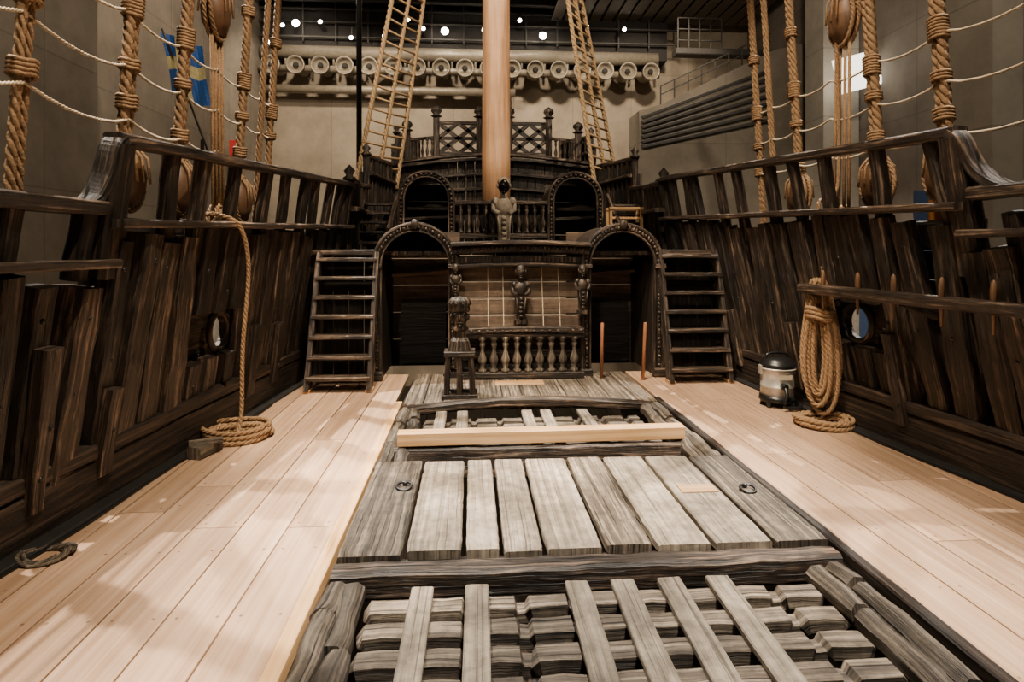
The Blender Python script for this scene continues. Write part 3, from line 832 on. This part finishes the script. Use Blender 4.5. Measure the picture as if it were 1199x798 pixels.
# vacuum cleaner
v = MB()
vx, vy = 2.66, 6.25
v.lathe((vx, vy, .09), [(.15, 0), (.17, .01), (.17, .12), (.175, .125), (.17, .13), (.17, .30), (.178, .31)], 24, 0, 1)
v.lathe((vx, vy, .05), [(.17, 0), (.19, .02), (.18, .07)], 20, 1, 1)
v.lathe((vx, vy, .40), [(.18, 0), (.185, .03), (.18, .06), (.16, .07), (.15, .09), (.11, .12), (.0, .13)], 20, 1, 1)
v.lathe((vx, vy, .395), [(.188, 0), (.19, .012), (.186, .02)], 20, 0, 1)
for a in range(4):
    an = a * math.pi / 2 + .6
    v.lathe((vx + .17 * math.cos(an) - .012, vy + .17 * math.sin(an), .032), [(.03, 0), (.03, .024)], 12, 1, 1, axis=(1, 0, 0))
    v.beam((vx + .17 * math.cos(an), vy + .17 * math.sin(an), .03), (vx + .16 * math.cos(an), vy + .16 * math.sin(an), .08), .05, .04, m=1, up=(0, 1, 0))
v.sweep(catmull([(vx - .12, vy, .49), (vx - .11, vy, .55), (vx, vy, .57), (vx + .11, vy, .55), (vx + .12, vy, .49)], 5), circ(.015, 8), (0, 1, 0), 1, 1, sm=True)
for sx in (-1, 1): v.beam((vx + sx * .178, vy, .34), (vx + sx * .185, vy, .44), .03, .06, up=(0, 1, 0), m=2)
v.lathe((vx - .02, vy - .165, .24), [(.035, 0), (.035, .05), (.03, .06)], 14, 1, 1, axis=(0, -1, 0))
v.beam((vx - .07, vy - .176, .33), (vx + .07, vy - .176, .33), .006, .05, m=3)
v.sweep(catmull([(vx - .02, vy - .2, .24), (vx - .03, vy - .26, .16), (vx - .05, vy - .26, .05), (vx + .1, vy - .25, .03), (vx + .2, vy - .1, .03), (vx + .22, vy + .1, .03)], 6), circ(.020, 8), (0, 0, 1), 1, 1, sm=True)
v.build('vacuum_cleaner', [M_steel, M_black, M_steel, plain('cream_label', (.5, .42, .3))])

# ------------------------------------------------------------------ museum hall
MC_L = concrete('concrete_left', (.25, .21, .165), 2.4, 3.0, 'Y')
MC_B = concrete('concrete_back', (.36, .295, .22), 3.0, 5.5, 'X')
MC_R = concrete('concrete_right', (.21, .18, .15), 2.4, 3.0, 'Y')
MC_P = concrete('concrete_pillar', (.42, .38, .32), 5, 2.5, 'X')
M_ceil = plain('dark_ceiling', (.03, .027, .025), rough=.9)
M_truss = plain('dark_steel_truss', (.045, .04, .036), rough=.6)
M_floor = plain('hall_floor_stone', (.12, .10, .085), rough=.6)
M_duct = plain('duct_metal', (.34, .29, .22), rough=.45, metal=.3)
M_lamp = plain('lamp_glow', (1, .9, .72), emis=60)
M_lamp2 = plain('window_glow', (1, .93, .8), emis=3)
def slab(name, lo, hi, mat):
    b = MB(); lo = V(lo); hi = V(hi); c_ = (lo + hi) / 2
    b.beam((lo.x, c_.y, c_.z), (hi.x, c_.y, c_.z), hi.y - lo.y, hi.z - lo.z, m=0, c=.001, tint=1)
    return b.build(name, [mat])
slab('floor', (-14, -8, -6.3), (17, 32, -6), M_floor)
slab('ceiling', (-14, -8, 13.6), (17, 32, 13.9), M_ceil)
slab('wall_left', (-10.9, -8, -6), (-10.6, 30, 13.6), MC_L)
slab('wall_back', (-10.6, 30, -6), (13.6, 30.3, 13.6), MC_B)
slab('wall_right', (13.6, -8, -6), (13.9, 30, 13.6), MC_R)
slab('concrete_pier', (-10.59, 11.8, -6), (-9.9, 15.5, 12.9), MC_L)
slab('concrete_pillar', (9.15, 10.6, -6), (10.4, 11.8, 12.9), MC_P)
slab('concrete_pillar', (12.2, 21, -6), (13.55, 22.2, 12.6), MC_P)
t = MB()
t.beam((-10.5, 29.4, 12.0), (9, 29.4, 12.0), 1.0, 2.2, m=1, c=.01)
for z_ in (11.6, 12.3, 12.9):
    t.beam((-10.5, 28.6, z_), (9.5, 28.6, z_), .10, .08, m=0)
for i in range(14):
    x = -10 + i * 1.5
    t.beam((x, 28.6, 11.4), (x, 28.6, 13.6), .06, .06, up=(0, 1, 0), m=0)
t.build('ceiling_truss', [M_truss, M_ceil])
for i in range(7):
    b = MB(); y = 10 + i * 3
    b.beam((-10.5, y, 13.3), (13.5, y, 13.3), .3, .5, m=0, c=.02); b.build('ceiling_beam', [M_truss])
b = MB()
for i in range(16):
    b.beam((3.5 + i * .62, 14, 12.95), (3.5 + i * .62, 29, 12.8), .5, .05, m=0)
b.build('slatted_ceiling_panel', [plain('ceiling_slats', (.11, .09, .07), rough=.8)])
d = MB()
d.lathe((-10.5, 28.9, 10.95), [(.32, 0), (.32, 19)], 16, 0, 1, axis=(1, 0, 0))
d.lathe((-10.5, 29.2, 9.3), [(.2, 0), (.2, 12)], 12, 0, .8, axis=(1, 0, 0))
d.lathe((-10.5, 28.6, 10.1), [(.16, 0), (.16, 19)], 12, 0, 1.1, axis=(1, 0, 0))
for i in range(17):
    x = -9.9 + i * 1.12
    d.lathe((x, 29.6, 10.35), [(.36, 0), (.36, 1.2), (.42, 1.22), (.42, 1.36), (.37, 1.36), (.34, 1.2), (.15, 1.1), (0, 1.1)], 18, 0, 1, axis=(0, -1, -.12))
    d.ell((x, 28.38, 10.2), (.14, .1, .14), 1)
    d.lathe((x + .5, 28.9, 10.3), [(.06, 0), (.06, .8)], 8, 0, 1)
d.build('ventilation_duct_row', [M_duct, M_ceil])
spots = [(-9.3, 12.0), (-8.7, 12.1), (-7.6, 12.2), (-2.9, 12.0), (-1.9, 11.9), (.0, 12.0), (2.7, 11.8), (-4.7, 11.6), (4.8, 12.3), (-9.9, 11.2), (-3.6, 12.4), (1.6, 12.5), (6.6, 12.2), (-6.2, 11.5)]
for i, (x, z_) in enumerate(spots):
    b = MB(); d_ = V((0.1, -1, -.35)).normalized(); q_ = 1 if i in (1, 4, 6, 5) else .55
    b.lathe((x, 28.3, z_), [(.06, 0), (.10, .05), (.11, .3), (.12, .32)], 12, 0, 1, axis=d_)
    e_ = V((x, 28.3, z_)) + d_ * .31
    b.ell(e_, (.17 * q_, .05, .17 * q_), 1)
    b.beam((x, 28.3, z_), (x, 28.3, z_ + .5), .04, .04, up=(0, 1, 0)); b.build('ceiling_spotlight', [M_black, M_lamp])
b = MB()
def prism(mb, poly, y0, y1, m=0):
    st = len(mb.v); n = len(poly)
    for y in (y0, y1):
        for (x, z_) in poly: mb.v.append(V((x, y, z_)))
    mb.face(tuple(range(st, st + n)), [(p_[0], p_[1]) for p_ in poly], 1, m, False)
    mb.face(tuple(range(st + n, st + 2 * n)), [(p_[0], p_[1]) for p_ in poly], 1, m, False)
    for i in range(n):
        j = (i + 1) % n; mb.face((st + i, st + j, st + n + j, st + n + i), [(0, 0), (1, 0), (1, 1), (0, 1)], 1, m, False)
prism(b, [(6.2, -6), (13.5, -6), (13.5, 10.3), (11.9, 9.9), (7.2, 7.6), (6.2, 7.3)], 24, 25.5, 0)
for i in range(7):
    b.beam((6.3, 23.9, 7.0 - i * .2), (11.6, 23.9, 9.0 - i * .34), .12, .13, m=1)
for z_ in (.45, .8): b.beam((7.2, 24.3, 7.6 + z_), (11.9, 24.3, 9.9 + z_), .05, .05, m=1)
for i in range(9): b.beam((7.2 + i * .58, 24.3, 7.55 + i * .285), (7.2 + i * .58, 24.3, 8.4 + i * .285), .05, .05, up=(0, 1, 0), m=1)
b.build('concrete_gallery', [concrete('concrete_gallery_m', (.24, .205, .16), 6, 6, 'X'), M_truss])
b = MB()
for z_ in (11.0, 11.5, 12.0): b.beam((8.6, 26.2, z_), (10.6, 26.2, z_), .05, .05, m=0)
for i in range(5): b.beam((8.6 + i * .5, 26.2, 10.5), (8.6 + i * .5, 26.2, 12.0), .05, .05, up=(0, 1, 0), m=0)
b.beam((8.5, 26.4, 10.5), (13.5, 26.4, 10.5), .6, .3, m=0)
b.build('service_catwalk', [M_truss])
b = MB(); b.beam((12.0, 19.9, 7.6), (13.5, 19.9, 8.0), .1, 1.2, m=0); b.build('lit_display_window', [M_lamp2])
b = MB(); b.lathe((-4.7, 22, -6), [(.10, 0), (.10, 17.6), (.22, 17.7), (.24, 18.6), (.1, 18.8)], 10, 0); b.build('black_iron_pole', [M_black])
b = MB()
for (dx, zz, rr) in ((0, 5.1, .5), (.15, 4.1, .38), (-.5, 4.5, .25)):
    pts = [(11.9 + dx + rr * math.cos(a * math.pi / 12), 14.2, zz + rr * math.sin(a * math.pi / 12)) for a in range(24)]
    b.sweep(pts, rect(.09, .12), (0, 1, 0), closed=True)
    for a in range(4):
        ca, sa = math.cos(a * math.pi / 4), math.sin(a * math.pi / 4)
        b.beam((11.9 + dx - rr * ca, 14.2, zz - rr * sa), (11.9 + dx + rr * ca, 14.2, zz + rr * sa), .05, .05, up=(0, 1, 0))
b.beam((11.9, 14.3, -6), (11.9, 14.3, 5.0), .15, .15, up=(0, 1, 0)); b.build('iron_wheel_machine', [M_black])
# flag
f = MB(); nx, nz_ = 12, 14
def fp(i, j):
    u, w_ = i / nx, j / nz_
    return V((-9.15 + u * 1.1 + .3 * w_, 17 + .12 * math.sin(u * 9 + w_ * 3), 7.6 - w_ * 1.7 - u * .35 + .05 * math.sin(u * 7)))
for i in range(nx):
    for j in range(nz_):
        u, w_ = (i + .5) / nx, (j + .5) / nz_
        mi = 1 if abs(w_ - .45) < .09 or abs(u - .42) < .10 else 0
        f.quad([fp(i, j), fp(i + 1, j), fp(i + 1, j + 1), fp(i, j + 1)], m=mi)
f.sweep([(-9.1, 17, 7.7), (-7.9, 17.1, 4.3)], circ(.03, 6), (0, 1, 0), 2)
f.sweep([(-8.1, 17.15, 4.7), (-8.1, 17.15, -6)], circ(.05, 6), (0, 1, 0), 2)
f.build('cloth_flag', [plain('flag_blue', (.02, .12, .45)), plain('flag_pale_yellow', (.7, .6, .3)), M_oak2], recalc=False)
b = MB(); b.beam((-10.4, 24.9, 5.6), (-10.1, 24.9, 5.6), .1, .9); b.build('red_wall_sign', [plain('red_sign', (.6, .04, .03))])
b = MB(); b.beam((9.0, 12.4, 2.2), (10.6, 12.4, 2.2), .06, 1.5, m=0); b.beam((9.3, 12.35, 2.4), (9.7, 12.35, 2.4), .05, .7, m=1); b.beam((9.8, 12.35, 2.0), (10.3, 12.35, 2.0), .05, .5, m=2)
M_bb, M_bo, M_br, M_bw = plain('banner_blue', (.08, .14, .3)), plain('banner_orange', (.75, .28, .05)), plain('banner_red', (.55, .04, .03)), plain('banner_white', (.6, .57, .5))
b.build('exhibition_banner', [M_bb, M_bo, M_br])
b = MB()
b.beam((12.0, 16.2, -.9), (12.0, 20.6, -.9), .08, 3.0, m=3)  # added board, a bright coloured backdrop seen through the starboard hole
b.beam((11.9, 16.4, -.9), (11.9, 18.5, -.9), .06, 2.8, m=0); b.beam((11.9, 19.0, -1.2), (11.9, 19.3, -1.2), .06, 1.0, m=2); b.beam((11.9, 19.8, -.8), (11.9, 20.3, -.8), .06, 2.4, m=0)
b.beam((12.0, 16.4, -6), (12.0, 16.4, 0), .1, .1, up=(0, 1, 0), m=4); b.beam((12.0, 20.4, -6), (12.0, 20.4, 0), .1, .1, up=(0, 1, 0), m=4)
b.build('porthole_backdrop_board', [M_bb, M_bo, M_br, M_bw, M_black])
b = MB()
b.beam((-10.4, 19, -1.8), (-10.4, 28, -1.8), .08, 3.6, m=3); b.beam((-10.3, 24.2, -2.2), (-10.3, 24.9, -2.2), .06, 2.0, m=0)  # added pale board, so the port-side hole opens onto something bright
b.beam((-10.4, 20, -6), (-10.4, 20, -2), .1, .1, up=(0, 1, 0), m=4); b.beam((-10.4, 26, -6), (-10.4, 26, -2), .1, .1, up=(0, 1, 0), m=4)
b.build('porthole_backdrop_board', [M_bb, M_bo, M_br, M_bw, M_black])

# ------------------------------------------------------------------ lights
def spot(name, loc, tgt, e, ang=70, col=(1, .83, .62), rad=.12, blend=.4):
    l = bpy.data.lights.new(name, 'SPOT'); l.energy = e; l.spot_size = math.radians(ang); l.spot_blend = blend; l.color = col; l.shadow_soft_size = rad
    o = bpy.data.objects.new(name, l); o.location = loc
    o.rotation_euler = (V(tgt) - V(loc)).to_track_quat('-Z', 'Y').to_euler(); bpy.context.scene.collection.objects.link(o)
WH = (1, .91, .79)
spot('key_spot_port', (-5.4, 9.5, 11.5), (-2.2, 5.8, 0), 19000, 28, col=WH, rad=.06, blend=.8)
spot('key_spot_port_fore', (-5.0, 5.0, 11.5), (-2.2, 2.8, 0), 12000, 30, col=WH, rad=.06, blend=.8)
spot('key_spot_starboard', (5.6, 9.5, 11.5), (2.7, 5.4, 0), 18000, 27, col=WH, rad=.06, blend=.8)
spot('key_spot_starboard_fore', (5.2, 3.5, 11.5), (2.8, 3.0, 0), 8000, 28, col=WH, rad=.06, blend=.8)
spot('hatch_spot', (1.5, 0.5, 11.5), (0.1, 3.4, 0), 13500, 28, col=WH, rad=.06, blend=.7)
spot('midship_spot', (-1.5, 4, 12.5), (0, 7.0, 0), 10000, 32, rad=.1)
spot('fore_wash', (-2.5, -3, 9), (0, 8.5, 1.2), 2600, 45, rad=.3)
spot('stern_spot', (4, 6, 12.5), (0, 15, 3.5), 7500, 50)
spot('mast_spot', (-4, 8, 12.5), (0, 15.4, 7), 4500, 50)
spot('rig_spot_port', (1.5, 2, 11.5), (-3.0, 5.4, 1.6), 6000, 42, rad=.08)
spot('rig_spot_starboard', (-1.5, 2, 11.5), (3.0, 5.4, 1.6), 6000, 42, rad=.08)
for i, x in enumerate((-7.5, -2.5, 2.5, 7.5)):
    spot('wall_washer_%d' % i, (x, 23, 12.5), (x, 30, 5), 1900, 95, rad=.3)
spot('left_wall_washer', (-5, 8, 12.5), (-10.6, 14, 7), 2400, 110, rad=.3)
spot('left_wall_washer_aft', (-5, 18, 12.5), (-10.6, 23, 7), 1400, 110, rad=.3)
spot('right_wall_washer', (7, 12, 12.5), (13, 22, 8), 2000, 100, rad=.3)
spot('pillar_washer', (6, 5, 12.5), (10, 11, 5), 1500, 60, rad=.3)
spot('added_backdrop_fill_port', (-7, 20, 3), (-10.6, 24, -1.6), 200, 100); spot('added_backdrop_fill_starboard', (9, 15, 3), (12, 18.6, -1.0), 500, 100)  # added lamps, only there to brighten the boards behind the holes

w = bpy.data.worlds.new('hall_ambient'); bpy.context.scene.world = w; w.use_nodes = True
w.node_tree.nodes['Background'].inputs[0].default_value = (1, .86, .70, 1); w.node_tree.nodes['Background'].inputs[1].default_value = .06

cam = bpy.data.cameras.new('camera'); cam.sensor_width = 36; cam.lens = 21.0; cam.shift_y = -.091
co = bpy.data.objects.new('camera', cam); co.location = (-.64, 0, 1.7); co.rotation_euler = (math.radians(90), 0, math.radians(-3.9))
bpy.context.scene.collection.objects.link(co); bpy.context.scene.camera = co
